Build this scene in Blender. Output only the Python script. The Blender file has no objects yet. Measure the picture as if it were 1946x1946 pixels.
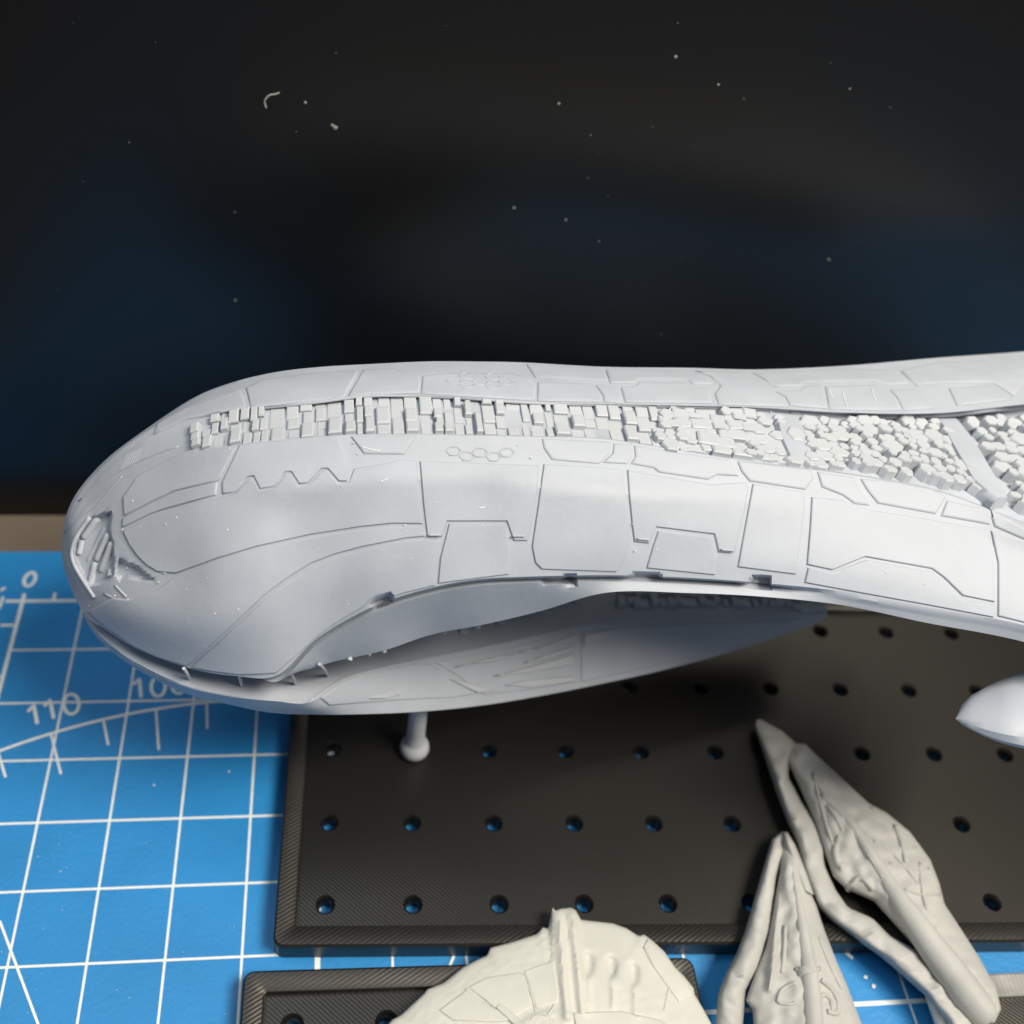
import bpy, bmesh, math, random
import numpy as np
from mathutils import Vector, Matrix, noise
from mathutils.bvhtree import BVHTree
from mathutils.geometry import delaunay_2d_cdt
R_ = math.radians
random.seed(7)
sc = bpy.context.scene
COL = sc.collection
S = 0.01                                   # everything below is written in centimetres

# ------------------------------------------------------------------ camera
F_PX, CX, CY, W_PX = 1975.6, 861.93, 959.58, 1946.0
CAM = np.array([5.2565, -11.1801, 14.3981])
ROT = (0.7528, -0.0824, -0.0745)
cd = bpy.data.cameras.new("camera"); cam = bpy.data.objects.new("camera", cd); COL.objects.link(cam)
cam.location = Vector(CAM) * S; cam.rotation_euler = ROT
cd.sensor_width = 36; cd.lens = 36 * F_PX / W_PX
cd.shift_x = (W_PX / 2 - CX) / W_PX; cd.shift_y = -(W_PX / 2 - CY) / W_PX
cd.clip_start = 0.002; cd.clip_end = 20
cd.dof.use_dof = True; cd.dof.focus_distance = 0.123; cd.dof.aperture_fstop = 20
sc.camera = cam
sc.view_settings.view_transform = 'Standard'; sc.view_settings.look = 'None'
sc.view_settings.exposure = 0.0; sc.view_settings.gamma = 1
sc.cycles.use_denoising = True
sc.cycles.max_bounces = 6; sc.cycles.diffuse_bounces = 3; sc.cycles.glossy_bounces = 3

# ------------------------------------------------------------------ light: room with ceiling lamps
w = bpy.data.worlds.new("World"); sc.world = w; w.use_nodes = True
w.node_tree.nodes['Background'].inputs[0].default_value = (0.75, 0.85, 1.0, 1)
w.node_tree.nodes['Background'].inputs[1].default_value = 0.12

def area(name, loc, target, size, power, col):
    l = bpy.data.lights.new(name, 'AREA'); l.shape = 'RECTANGLE'; l.size = size[0] * S; l.size_y = size[1] * S
    l.energy = power; l.color = col
    o = bpy.data.objects.new(name, l); COL.objects.link(o); o.location = Vector(loc) * S
    o.rotation_euler = (Vector(target) - Vector(loc)).to_track_quat('-Z', 'Y').to_euler()
    return o
area("desk_lamp_light", (31, -17, 49), (8, -3, 3), (24, 18), 4.0, (1.0, 0.925, 0.80))
area("ceiling_light", (-10, 10, 62), (3, -3, 2), (50, 26), 1.75, (0.85, 0.93, 1.0))

# ------------------------------------------------------------------ helpers
_cx, _sx = math.cos(ROT[0]), math.sin(ROT[0]); _cy, _sy = math.cos(ROT[1]), math.sin(ROT[1]); _cz, _sz = math.cos(ROT[2]), math.sin(ROT[2])
RM = np.array([[_cz, -_sz, 0], [_sz, _cz, 0], [0, 0, 1]]) @ np.array([[_cy, 0, _sy], [0, 1, 0], [-_sy, 0, _cy]]) @ np.array([[1, 0, 0], [0, _cx, -_sx], [0, _sx, _cx]])
def ray(u, v): return RM @ np.array([(u - CX) / F_PX, -(v - CY) / F_PX, -1.0])
def U(u, v, z):
    d = ray(u, v); return CAM + d * ((z - CAM[2]) / d[2])
def UY(u, v, y):
    d = ray(u, v); return CAM + d * ((y - CAM[1]) / d[1])

WL = {}
def put(o, parent, c):
    """c: world position in cm"""
    WL[o.name] = np.array(c, float)
    if parent is not None:
        o.parent = parent; c = np.array(c, float) - WL[parent.name]
    o.location = Vector(c) * S
    return o
def props(o, label=None, cat=None, group=None, kind=None):
    for k, v in (('label', label), ('category', cat), ('group', group), ('kind', kind)):
        if v: o[k] = v
    return o
def obj(name, verts, faces, m, parent=None, smooth=True, angle=38, origin=None):
    V = np.array(verts, float)
    c = np.array(origin, float) if origin is not None else V.mean(0)
    me = bpy.data.meshes.new(name)
    me.from_pydata([tuple(p) for p in (V - c) * S], [], faces); me.update()
    bm = bmesh.new(); bm.from_mesh(me); bmesh.ops.recalc_face_normals(bm, faces=bm.faces); bm.to_mesh(me); bm.free()
    if smooth:
        me.polygons.foreach_set('use_smooth', [True] * len(me.polygons))
        if angle: me.set_sharp_from_angle(angle=R_(angle))
    if m: me.materials.append(m)
    o = bpy.data.objects.new(name, me); COL.objects.link(o)
    return put(o, parent, c)
def empty(name, c, label, cat, group=None):
    o = bpy.data.objects.new(name, None); COL.objects.link(o); o.empty_display_size = 0.01
    put(o, None, c); return props(o, label, cat, group)

def cr(P, n):
    """Catmull-Rom through rows of points P[k], n samples per span"""
    P = np.array(P, float); out = []
    for k in range(len(P) - 1):
        a = P[max(k - 1, 0)]; b = P[k]; c = P[k + 1]; d = P[min(k + 2, len(P) - 1)]
        for t in np.linspace(0, 1, n, endpoint=False):
            out.append(0.5 * (2 * b + (c - a) * t + (2 * a - 5 * b + 4 * c - d) * t * t + (3 * b - a - 3 * c + d) * t ** 3))
    out.append(P[-1]); return np.array(out)
def inside(p, poly):
    x, y = p; r = False; n = len(poly)
    for i in range(n):
        x1, y1 = poly[i]; x2, y2 = poly[i - 1]
        if (y1 > y) != (y2 > y) and x < (x2 - x1) * (y - y1) / (y2 - y1) + x1: r = not r
    return r
def dist_poly(p, poly):
    p = np.array(p); b = 1e9
    for i in range(len(poly)):
        a = np.array(poly[i - 1], float); c = np.array(poly[i], float); d = c - a
        t = np.clip(((p - a) @ d) / max(d @ d, 1e-9), 0, 1); b = min(b, np.linalg.norm(p - a - t * d))
    return b

# ------------------------------------------------------------------ materials
def mat(name, col, rough=0.5, spec=0.5, bump=None, var=None, sss=0, build=None, coat=0):
    m = bpy.data.materials.new(name); m.use_nodes = True; nt = m.node_tree; N = nt.nodes; L = nt.links
    p = N['Principled BSDF']; p.inputs['Base Color'].default_value = (*col, 1); p.inputs['Roughness'].default_value = rough
    p.inputs['Specular IOR Level'].default_value = spec
    if name.startswith('black'): p.inputs['Specular Tint'].default_value = (1.0, .95, .88, 1)
    if coat: p.inputs['Coat Weight'].default_value = coat; p.inputs['Coat Roughness'].default_value = 0.3
    if sss:
        p.inputs['Subsurface Weight'].default_value = sss; p.inputs['Subsurface Radius'].default_value = (0.0012, 0.0012, 0.0014); p.inputs['Subsurface Scale'].default_value = 1
    tc = N.new('ShaderNodeTexCoord')
    if var:                                             # (noise scale per metre, amount)
        n = N.new('ShaderNodeTexNoise'); n.inputs['Scale'].default_value = var[0]; n.inputs['Detail'].default_value = 6
        L.new(tc.outputs['Object'], n.inputs['Vector'])
        mr = N.new('ShaderNodeMapRange'); mr.inputs['From Min'].default_value = .3; mr.inputs['From Max'].default_value = .7
        mr.inputs['To Min'].default_value = 1 - var[1]; mr.inputs['To Max'].default_value = 1 + var[1]; L.new(n.outputs[0], mr.inputs[0])
        mx = N.new('ShaderNodeMix'); mx.data_type = 'RGBA'; mx.blend_type = 'MULTIPLY'; mx.inputs[0].default_value = 1
        mx.inputs[6].default_value = (*col, 1); L.new(mr.outputs[0], mx.inputs[7]); L.new(mx.outputs[2], p.inputs['Base Color'])
        m2 = N.new('ShaderNodeMapRange'); m2.inputs['To Min'].default_value = rough - .08; m2.inputs['To Max'].default_value = rough + .1
        L.new(n.outputs[0], m2.inputs[0]); L.new(m2.outputs[0], p.inputs['Roughness'])
    if bump:                                            # (scale, strength, distance m)
        n = N.new('ShaderNodeTexNoise'); n.inputs['Scale'].default_value = bump[0]; n.inputs['Detail'].default_value = 5
        L.new(tc.outputs['Object'], n.inputs['Vector'])
        b = N.new('ShaderNodeBump'); b.inputs['Strength'].default_value = bump[1]; b.inputs['Distance'].default_value = bump[2]
        L.new(n.outputs[0], b.inputs['Height']); L.new(b.outputs[0], p.inputs['Normal'])
    if build: build(nt, p, tc)
    return m
def printed(direction, period, strength):
    """fused-filament surface: fine parallel extrusion lines plus a little waviness"""
    def f(nt, p, tc):
        N, L = nt.nodes, nt.links
        mp = N.new('ShaderNodeMapping'); mp.inputs['Rotation'].default_value = (0, 0, R_(direction)); L.new(tc.outputs['Object'], mp.inputs[0])
        wv = N.new('ShaderNodeTexWave'); wv.wave_type = 'BANDS'; wv.bands_direction = 'X'; wv.inputs['Scale'].default_value = 0.314 / (period * S) ; wv.inputs['Distortion'].default_value = 0.35; wv.inputs['Detail'].default_value = 2; wv.inputs['Detail Scale'].default_value = 1.5
        L.new(mp.outputs[0], wv.inputs[0])
        n = N.new('ShaderNodeTexNoise'); n.inputs['Scale'].default_value = 350; n.inputs['Detail'].default_value = 4; L.new(tc.outputs['Object'], n.inputs['Vector'])
        big = N.new('ShaderNodeTexNoise'); big.inputs['Scale'].default_value = 60; L.new(tc.outputs['Object'], big.inputs['Vector'])
        gate = N.new('ShaderNodeMapRange'); gate.inputs['From Min'].default_value = .38; gate.inputs['From Max'].default_value = .62; gate.inputs['To Min'].default_value = .25; L.new(big.outputs[0], gate.inputs[0])
        mu = N.new('ShaderNodeMath'); mu.operation = 'MULTIPLY'; L.new(wv.outputs[1], mu.inputs[0]); L.new(gate.outputs[0], mu.inputs[1])
        ad = N.new('ShaderNodeMath'); ad.operation = 'MULTIPLY_ADD'; ad.inputs[1].default_value = .6; L.new(n.outputs[0], ad.inputs[0]); L.new(mu.outputs[0], ad.inputs[2])
        b = N.new('ShaderNodeBump'); b.inputs['Strength'].default_value = strength; b.inputs['Distance'].default_value = 0.00012
        L.new(ad.outputs[0], b.inputs['Height']); L.new(b.outputs[0], p.inputs['Normal'])
    return f
M = {}
M['resin'] = mat('grey_resin', (0.44, 0.47, 0.525), 0.52, 0.42, bump=(1100, 0.16, 0.0002), var=(130, 0.06), sss=0.12)
M['resin_piece'] = mat('grey_resin_pieces', (0.50, 0.525, 0.56), 0.5, 0.4, bump=(600, 0.1, 0.0003), sss=0.1)
M['cream'] = mat('cream_resin', (0.58, 0.575, 0.52), 0.5, 0.4, bump=(250, 0.12, 0.0006), var=(120, 0.05), sss=0.12)
M['bone'] = mat('bone_resin', (0.45, 0.445, 0.42), 0.55, 0.35, bump=(260, 0.25, 0.0008), var=(140, 0.08), sss=0.1)
M['mat_blue'] = mat('cutting_mat_blue', (0.020, 0.235, 0.56), 0.45, 0.42, bump=(1400, 0.35, 0.0002), var=(60, 0.09))
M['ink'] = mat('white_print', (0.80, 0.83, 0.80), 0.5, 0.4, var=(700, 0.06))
M['black_print'] = mat('black_filament', (0.007, 0.0066, 0.006), 0.37, 0.55, build=printed(-48, 0.045, 0.16), coat=0.0)
M['rough_print'] = mat('black_filament_rim', (0.012, 0.0112, 0.0105), 0.42, 0.6, build=printed(60, 0.05, 0.28))
M['worn_print'] = mat('worn_grey_filament', (0.33, 0.32, 0.30), 0.6, 0.4, build=printed(5, 0.06, 1.0), var=(400, .25))
M['panel'] = mat('dark_glass', (0.0022, 0.0022, 0.0022), 0.34, 0.62, bump=(1500, 0.03, 0.0002))
M['wood'] = mat('desk_wood', (0.15, 0.12, 0.09), 0.55, 0.3, var=(40, 0.15))
M['dust'] = mat('dust', (0.45, 0.43, 0.40), 0.9, 0.1)
M['dark'] = mat('dark_slot', (0.05, 0.05, 0.06), 0.8, 0.2)

# ------------------------------------------------------------------ desk, mat, panel
def box(x0, x1, y0, y1, z0, z1):
    v = [(x, y, z) for z in (z0, z1) for y in (y0, y1) for x in (x0, x1)]
    f = [(0, 2, 3, 1), (4, 5, 7, 6), (0, 1, 5, 4), (2, 6, 7, 3), (0, 4, 6, 2), (1, 3, 7, 5)]
    return v, f
v, f = box(-90, 110, -70, 60, -3.2, -0.22)
props(obj('desk_top', v, f, M['wood'], smooth=False), kind='structure')

def rounded(x0, x1, y0, y1, r, n=6):
    out = []
    for cx, cy, a in ((x1 - r, y1 - r, 0), (x0 + r, y1 - r, 90), (x0 + r, y0 + r, 180), (x1 - r, y0 + r, 270)):
        for k in range(n + 1):
            t = R_(a + 90 * k / n); out.append((cx + r * math.cos(t), cy + r * math.sin(t)))
    return out
def prism(poly, z0, z1, bev=0.0):
    n = len(poly); c = np.mean(poly, 0)
    rings = [(poly, z0)]
    if bev:
        rings.append((poly, z1 - bev)); P = np.array(poly); d = c - P; d /= np.linalg.norm(d, axis=1)[:, None]
        rings.append((P + d * bev, z1))
    else: rings.append((poly, z1))
    v = []; f = []
    for P, z in rings: v += [(p[0], p[1], z) for p in P]
    for k in range(len(rings) - 1):
        for i in range(n):
            j = (i + 1) % n; f.append((k * n + i, k * n + j, (k + 1) * n + j, (k + 1) * n + i))
    f.append(tuple(range(n))[::-1]); f.append(tuple(range((len(rings) - 1) * n, len(rings) * n)))
    return v, f
MX0, MX1, MY0, MY1 = -2.6, 27.6, -20.5, 1.11
v, f = prism(rounded(MX0, MX1, MY0, MY1, 0.35), -0.218, 0.0, 0.03)
cm = obj('cutting_mat', v, f, M['mat_blue'], origin=(12, -8, -.2))
props(cm, 'blue self-healing cutting mat with white grid, arc and numbers under everything', 'cutting mat')

def strip_mesh(lines, z=0.004):
    """flat printed strips: list of (points, width)"""
    v, f = [], []
    for pts, wd in lines:
        P = np.array(pts, float); n = len(P); b = len(v)
        for i in range(n):
            t = P[min(i + 1, n - 1)] - P[max(i - 1, 0)]; t /= np.linalg.norm(t); q = np.array([-t[1], t[0]]) * wd / 2
            for s in (1, -1): v.append((*(P[i] + s * q), z))
        for i in range(n - 1): f.append((b + 2 * i, b + 2 * i + 1, b + 2 * i + 3, b + 2 * i + 2))
    return v, f
def jit(p, q, wd, n=14):
    P = [np.array(p) + (np.array(q) - np.array(p)) * k / n for k in range(n + 1)]
    return (P, wd)
for i in range(0, 27):                                       # lines running away from the viewer
    wd = 0.06 if i == 0 else (0.075 if i == 5 else 0.034)
    v, f = strip_mesh([jit((i, 0.0 + (0.16 if i == 0 else 0)), (i, -19.5), wd)], 0.004)
    obj('grid_line', v, f, M['ink'], cm, smooth=False)
for j in range(0, 20):
    wd = 0.055 if j in (0,) else (0.06 if j == 7 else 0.034)
    v, f = strip_mesh([jit((-0.28 if j == 0 else 0.0, -j), (26.4, -j), wd)], 0.0062)
    obj('grid_line', v, f, M['ink'], cm, smooth=False)
for j in range(0, 20):                                       # half-centimetre ticks of the two rulers
    v, f = strip_mesh([((0 - 0.03, -j - 0.5), (-0.22, -j - 0.5)), ][0:0] or [([(-0.03, -j - .5), (-.25, -j - .5)], .045)], 0.0084)
    obj('ruler_tick', v, f, M['ink'], cm, smooth=False)
for i in range(0, 26):
    v, f = strip_mesh([([(i + .5, 0.02), (i + .5, .17)], .045)], 0.0084)
    obj('ruler_tick', v, f, M['ink'], cm, smooth=False)
# protractor arc through the five measured points
A = np.array([U(*a, 0)[:2] for a in [(0, 1427), (108.7, 1392), (242, 1358), (297.6, 1347), (365, 1339), (420, 1333)]])
sol = np.linalg.lstsq(np.c_[2 * A, np.ones(len(A))], (A ** 2).sum(1), rcond=None)[0]
pc = sol[:2]; pr = math.sqrt(sol[2] + pc @ pc)
arc = [pc + pr * np.array([math.cos(t), math.sin(t)]) for t in np.linspace(R_(60), R_(150), 120)]
v, f = strip_mesh([(arc, 0.045)], 0.0106); obj('protractor_arc', v, f, M['ink'], cm, smooth=False)
for a, b in [((97, 1395), (116, 1472)), ((197, 1371), (206, 1417)), ((296.5, 1349), (302, 1426)), ((393, 1338), (394, 1386)), ((-3, 1432), (11, 1478))]:
    v, f = strip_mesh([([U(*a, 0)[:2], U(*b, 0)[:2]], 0.036)], 0.0128); obj('protractor_tick', v, f, M['ink'], cm, smooth=False)
for a, b, wd in [((0, 1751), (72.5, 1946), .034), ((870, 1800), (852, 1842), .04), ((1595, 1800), (1620, 1822), .05), ((0, 1123), (11, 1118), .04), ((0, 1157), (6, 1135), .04)]:
    a = U(*a, 0)[:2]; b = U(*b, 0)[:2]
    if wd == .034: b = a + (b - a) * 3.5
    v, f = strip_mesh([([a, b], wd)], 0.015); obj('diagonal_line', v, f, M['ink'], cm, smooth=False)
def glyph(ch, c_px, h_px, tilt):
    """rounded stroke numerals as flat ink"""
    c = U(*c_px, 0)[:2]; up = U(c_px[0], c_px[1] - h_px / 2, 0)[:2]; h = 2 * np.linalg.norm(up - c)
    if ch == '0':
        P = [(0.30 * math.cos(t) * h, 0.5 * math.sin(t) * h) for t in np.linspace(0, 2 * math.pi, 29)]
    elif ch == '1': P = [(-0.26 * h, 0.25 * h), (-0.05 * h, 0.42 * h), (0.02 * h, 0.5 * h), (0.02 * h, 0.42 * h), (0.02 * h, -0.5 * h)]
    ct, st = math.cos(R_(tilt)), math.sin(R_(tilt))
    P = [(c[0] + x * ct - y * st, c[1] + x * st + y * ct) for x, y in P]
    v, f = strip_mesh([(P, 0.052)], 0.0172); o = obj('numeral', v, f, M['ink'], cm, smooth=False); return o
glyph('0', (57, 1102), 25, -4)
glyph('1', (67, 1359), 37, 19); glyph('1', (98, 1349), 37, 19); glyph('0', (136, 1339), 38, 16)
glyph('1', (266, 1309), 36, 11); glyph('0', (301, 1306), 36, 9); glyph('0', (340, 1301), 36, 8)

# dark panel standing behind the mat
v, f = box(-45, 70, 2.15, 2.95, -0.21, 34)
v = [(x, y + 0.10 * (z + .2), z) for x, y, z in v]
bp = obj('backdrop_panel', v, f, M['panel'], smooth=False, origin=(6, 3, -.2))
props(bp, 'large dusty black glossy panel standing upright behind the blue mat', 'panel')
def on_panel(u, v, off=0.0):
    d = ray(u, v); # plane y = 2.6 + .1(z+.2)
    s = (2.17 - 0.004 + .1 * CAM[2] - CAM[1]) / (d[1] - .1 * d[2]); return CAM + d * s
def speck(c, r, m, parent, name='dust_speck', flat=(1, .35, 1)):
    bm = bmesh.new(); bmesh.ops.create_icosphere(bm, subdivisions=1, radius=1)
    V = [(c[0] + q.co.x * r * flat[0] * random.uniform(.7, 1.3), c[1] + q.co.y * r * flat[1], c[2] + q.co.z * r * flat[2] * random.uniform(.7, 1.3)) for q in bm.verts]
    F = [tuple(x.index for x in q.verts) for q in bm.faces]; bm.free(); return V, F
DV, DF = [], []
for (u, v_, r) in [(637, 243, .036), (632, 238, .024), (977, 395, .022), (1075, 418, .017), (1365, 161, .018), (1062, 197, .018), (1615, 169, .014), (1575, 493, .018), (447, 571, .015), (1138, 459, .012), (580, 195, .02), (1284, 108, .026)] + \
        [(random.uniform(20, 1930), random.uniform(5, 640), random.uniform(.003, .009)) for _ in range(26)]:
    V, F = speck(on_panel(u, v_), r, None, None); b = len(DV); DV += V; DF += [tuple(q + b for q in t) for t in F]
props(obj('dust', DV, DF, M['dust']), kind='stuff', label='fine pale dust specks on the black panel')
def tube_mesh(pts, radii, n=8, cap=True):
    P = np.array(pts, float); v, f = [], []; m = len(P)
    if np.isscalar(radii): radii = [radii] * m
    up = np.array([.1, .2, 1.0])
    for i in range(m):
        t = P[min(i + 1, m - 1)] - P[max(i - 1, 0)]; t = t / (np.linalg.norm(t) + 1e-12)
        a = np.cross(t, up); a /= np.linalg.norm(a) + 1e-12; b = np.cross(t, a)
        for k in range(n):
            th = 2 * math.pi * k / n; v.append(tuple(P[i] + radii[i] * (a * math.cos(th) + b * math.sin(th))))
    for i in range(m - 1):
        for k in range(n): f.append((i * n + k, i * n + (k + 1) % n, (i + 1) * n + (k + 1) % n, (i + 1) * n + k))
    if cap: f.append(tuple(range(n))[::-1]); f.append(tuple(range((m - 1) * n, m * n)))
    return v, f
v, f = tube_mesh([on_panel(*q) for q in cr([(506, 205), (503, 192), (512, 181), (524, 179), (531, 176)], 5)], .010, 5)
props(obj('dust_fibre', v, f, M['dust']), 'curled pale hair stuck on the black panel at upper left', 'fibre')
DV, DF = [], []
for (u, v_, r) in [(435, 1466, .02), (293, 1492, .018), (1645, 1857, .03), (1660, 1874, .035), (115, 1656, .01), (72, 1628, .008)] + [(random.uniform(0, 500), random.uniform(1150, 1930), random.uniform(.003, .007)) for _ in range(60)]:
    V, F = speck(U(u, v_, .02), r, None, None, flat=(1, 1, .3)); b = len(DV); DV += V; DF += [tuple(q + b for q in t) for t in F]
props(obj('mat_dust', DV, DF, M['ink']), kind='stuff', label='white specks on the blue mat')

# ------------------------------------------------------------------ perforated plates
def plate(origin, ang, x0, x1, y0, y1, holes, label, tops=(0.28, 0.40), rim=0.27, hr=0.095, r=0.14, name='perforated_plate', rim_m='rough_print'):
    """plate local frame: origin (world xy) and angle; holes = list of local positions"""
    ca, sa = math.cos(ang), math.sin(ang)
    def Wp(x, y, z): return (origin[0] + x * ca - y * sa, origin[1] + x * sa + y * ca, z)
    e = empty(name, Wp((x0 + x1) / 2, (y0 + y1) / 2, 0.02), label, 'plate')
    nseg = 20
    def ring(c, rr): return [(c[0] + rr * math.cos(2 * math.pi * k / nseg), c[1] + rr * math.sin(2 * math.pi * k / nseg)) for k in range(nseg)]
    ix0, ix1, iy0, iy1 = x0 + rim, x1 - rim, y0 + rim, y1 - rim
    V2 = [Vector(p) for p in rounded(ix0, ix1, iy0, iy1, 0.05, 3)]; no = len(V2)
    E2 = [(i, (i + 1) % no) for i in range(no)]; loops = []
    for h in holes:
        b = len(V2); V2 += [Vector(p) for p in ring(h, hr * 1.42)]; E2 += [(b + k, b + (k + 1) % nseg) for k in range(nseg)]; loops.append(b)
    # support grid keeps the triangles well shaped
    for gx in np.arange(ix0 + .3, ix1, .6):
        for gy in np.arange(iy0 + .3, iy1, .6):
            if all((gx - h[0]) ** 2 + (gy - h[1]) ** 2 > .05 for h in holes): V2.append(Vector((gx, gy)))
    ov, oe, of, *_ = delaunay_2d_cdt(V2, E2, [], 1, 1e-6)
    v = [Wp(p.x, p.y, tops[0]) for p in ov]; f = []
    for t in of:
        c = sum((ov[i] for i in t), Vector((0, 0))) / len(t)
        if all((c.x - h[0]) ** 2 + (c.y - h[1]) ** 2 > (hr * 1.38) ** 2 for h in holes): f.append(tuple(t))
    for h in holes:                                           # countersink and bore
        prev = None
        for rr, z in ((hr * 1.42, tops[0]), (hr * 1.08, tops[0] - .035), (hr, tops[0] - .06), (hr, .012)):
            b = len(v); v += [Wp(*p, z) for p in ring(h, rr)]
            if prev is not None: f += [(prev + k, prev + (k + 1) % nseg, b + (k + 1) % nseg, b + k) for k in range(nseg)]
            prev = b
    obj('plate_floor', v, f, M['black_print'], e, angle=30)
    # raised rim with outer wall
    rings = [(rounded(x0, x1, y0, y1, r), .012), (rounded(x0, x1, y0, y1, r), tops[1] - .03), (rounded(x0 + .03, x1 - .03, y0 + .03, y1 - .03, r - .03), tops[1]),
             (rounded(ix0 - .015, ix1 + .015, iy0 - .015, iy1 + .015, .06), tops[1]), (rounded(ix0, ix1, iy0, iy1, .05), tops[1] - .012), (rounded(ix0, ix1, iy0, iy1, .05), tops[0] - .02)]
    v, f = [], []; n = len(rings[0][0])
    for P, z in rings: v += [Wp(*p, z) for p in P]
    for k in range(len(rings) - 1): f += [(k * n + i, k * n + (i + 1) % n, (k + 1) * n + (i + 1) % n, (k + 1) * n + i) for i in range(n)]
    obj('plate_rim', v, f, M[rim_m], e, angle=40)
    return e, Wp
P1o = (5.19, -3.08); A1 = R_(-2.15); pit = 1.19
hs = [(i * pit, j * pit) for j in range(-2, 3) for i in range(0, 12) if not (i == 1 and j == 0)]
plate(P1o, A1, -.66, 14.2, -2.98, 3.05, hs, 'large black 3D-printed plate with rows of round holes under the grey model ship')
c0 = U(463, 1844.6, .4)[:2]; c1 = U(1316, 1818, .4)[:2]; A2 = math.atan2(c1[1] - c0[1], c1[0] - c0[0]); L2 = np.linalg.norm(c1 - c0)
hp = [np.array(U(555, 1950, .28)[:2]), np.array(U(725, 1948, .28)[:2])]
def loc2(p, o=c0, a=A2):
    d = np.array(p) - o; return (d[0] * math.cos(a) + d[1] * math.sin(a), -d[0] * math.sin(a) + d[1] * math.cos(a))
h2 = loc2(hp[0]); hs2 = [(h2[0] + pit * i, h2[1] - pit * j) for i in range(5) for j in range(3) if h2[0] + pit * i < L2 - .5]
e2, W2 = plate(c0, A2, 0, L2, -3.6, 0, hs2, 'black 3D-printed plate lying in front, under the round cream part', rim=.27, hr=.11)
c3 = U(1795, 1853, .4)[:2]
plate(c3, A2 * .6, 0, 4.5, -3.2, 0, [(0.9 + pit * i, -.9 - pit * j) for i in range(3) for j in range(2)], 'grey-worn black plate corner at the lower right, partly under the longer bone-coloured ship', rim=.3, rim_m='worn_print')

# ------------------------------------------------------------------ generic surface tools
class Surf:
    def __init__(s, verts, faces):
        s.v = np.array(verts, float); s.f = faces
        s.b = BVHTree.FromPolygons([tuple(p) for p in s.v], faces)
        s.n = np.zeros_like(s.v)
        for k in (3, 4):
            fq = np.array([q for q in faces if len(q) == k], int)
            if not len(fq): continue
            P = s.v[fq]; nn_ = sum(np.cross(P[:, i], P[:, (i + 1) % k]) for i in range(k))
            for i in range(k): np.add.at(s.n, fq[:, i], nn_)
        l = np.linalg.norm(s.n, axis=1); s.n /= np.maximum(l, 1e-12)[:, None]
    def hit(s, u, v):
        d = ray(u, v); d = d / np.linalg.norm(d)
        loc, nn, idx, dist = s.b.ray_cast(Vector(CAM), Vector(d))
        if loc is None: return None
        p = np.array(loc); q = list(s.f[idx]); w = 1 / (np.linalg.norm(s.v[q] - p, axis=1) + 1e-3)
        n = (s.n[q] * w[:, None]).sum(0); n /= np.linalg.norm(n) + 1e-12
        if n @ d > 0: n = -n
        if n @ d > -0.12: n = n - d * 0.3; n /= np.linalg.norm(n)
        return p, n
def offset_loop(P, dd):
    P = np.array(P, float); n = len(P)
    area2 = sum(P[i - 1][0] * P[i][1] - P[i][0] * P[i - 1][1] for i in range(n)); s = 1 if area2 > 0 else -1
    out = []
    for i in range(n):
        a = P[i] - P[i - 1]; b = P[(i + 1) % n] - P[i]; a /= np.linalg.norm(a) + 1e-9; b /= np.linalg.norm(b) + 1e-9
        na = np.array([-a[1], a[0]]) * s; nb = np.array([-b[1], b[0]]) * s; m = na + nb; m /= np.linalg.norm(m) + 1e-9
        out.append(P[i] + m * dd / max(.5, m @ na))
    return np.array(out)
def densify(P, step):
    out = []; n = len(P)
    for i in range(n):
        a = np.array(P[i], float); b = np.array(P[(i + 1) % n], float); k = max(1, int(np.linalg.norm(b - a) / step))
        for t in range(k): out.append(a + (b - a) * t / k)
    return out
def patch(name, surf, poly, m, parent, h=0.03, bev=2.0, step=12, grow=0.0):
    """a plate lying on a surface: raised top with a bevelled edge and side walls"""
    if grow: poly = offset_loop(poly, -grow)
    O = densify(poly, step); I = offset_loop(O, bev)
    lo = []; hi = []; base = []
    for p, q in zip(O, I):
        r = surf.hit(*p); s = surf.hit(*q)
        if r is None: r = s
        if s is None: s = r
        if r is None: return None
        lo.append(r[0] + r[1] * (h * .45)); base.append(r[0] - r[1] * .02); hi.append(s[0] + s[1] * h)
    n = len(O); V2 = [Vector(p) for p in I]; E2 = [(i, (i + 1) % n) for i in range(n)]
    I2 = offset_loop(I, 1.6); b2 = n; V2 += [Vector(p) for p in I2]; E2 += [(n + i, n + (i + 1) % n) for i in range(n)]
    xs = [p[0] for p in I]; ys = [p[1] for p in I]; 
    for gx in np.arange(min(xs) + step / 2, max(xs), step):
        for gy in np.arange(min(ys) + step / 2, max(ys), step):
            if inside((gx, gy), I) and dist_poly((gx, gy), I) > step * .45 + 1.6: V2.append(Vector((gx, gy)))
    ov, oe, of, orig, *_ = delaunay_2d_cdt(V2, E2, [], 1, 1e-4)
    v = []; key = {}
    for k, p in enumerate(ov):
        src = [i for i in orig[k] if i < n] if k < len(orig) else []
        if src: key[src[0]] = k; v.append(hi[src[0]])
        else:
            r = surf.hit(p.x, p.y)
            if r is None: return None
            v.append(r[0] + r[1] * h)
    f = [tuple(t) for t in of]
    b = len(v); v += lo; c = len(v); v += base
    for i in range(n):
        j = (i + 1) % n
        if i in key and j in key: f.append((key[i], key[j], b + j, b + i))
        f.append((b + i, b + j, c + j, c + i))
    return obj(name, v, f, m, parent, angle=50)
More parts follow.
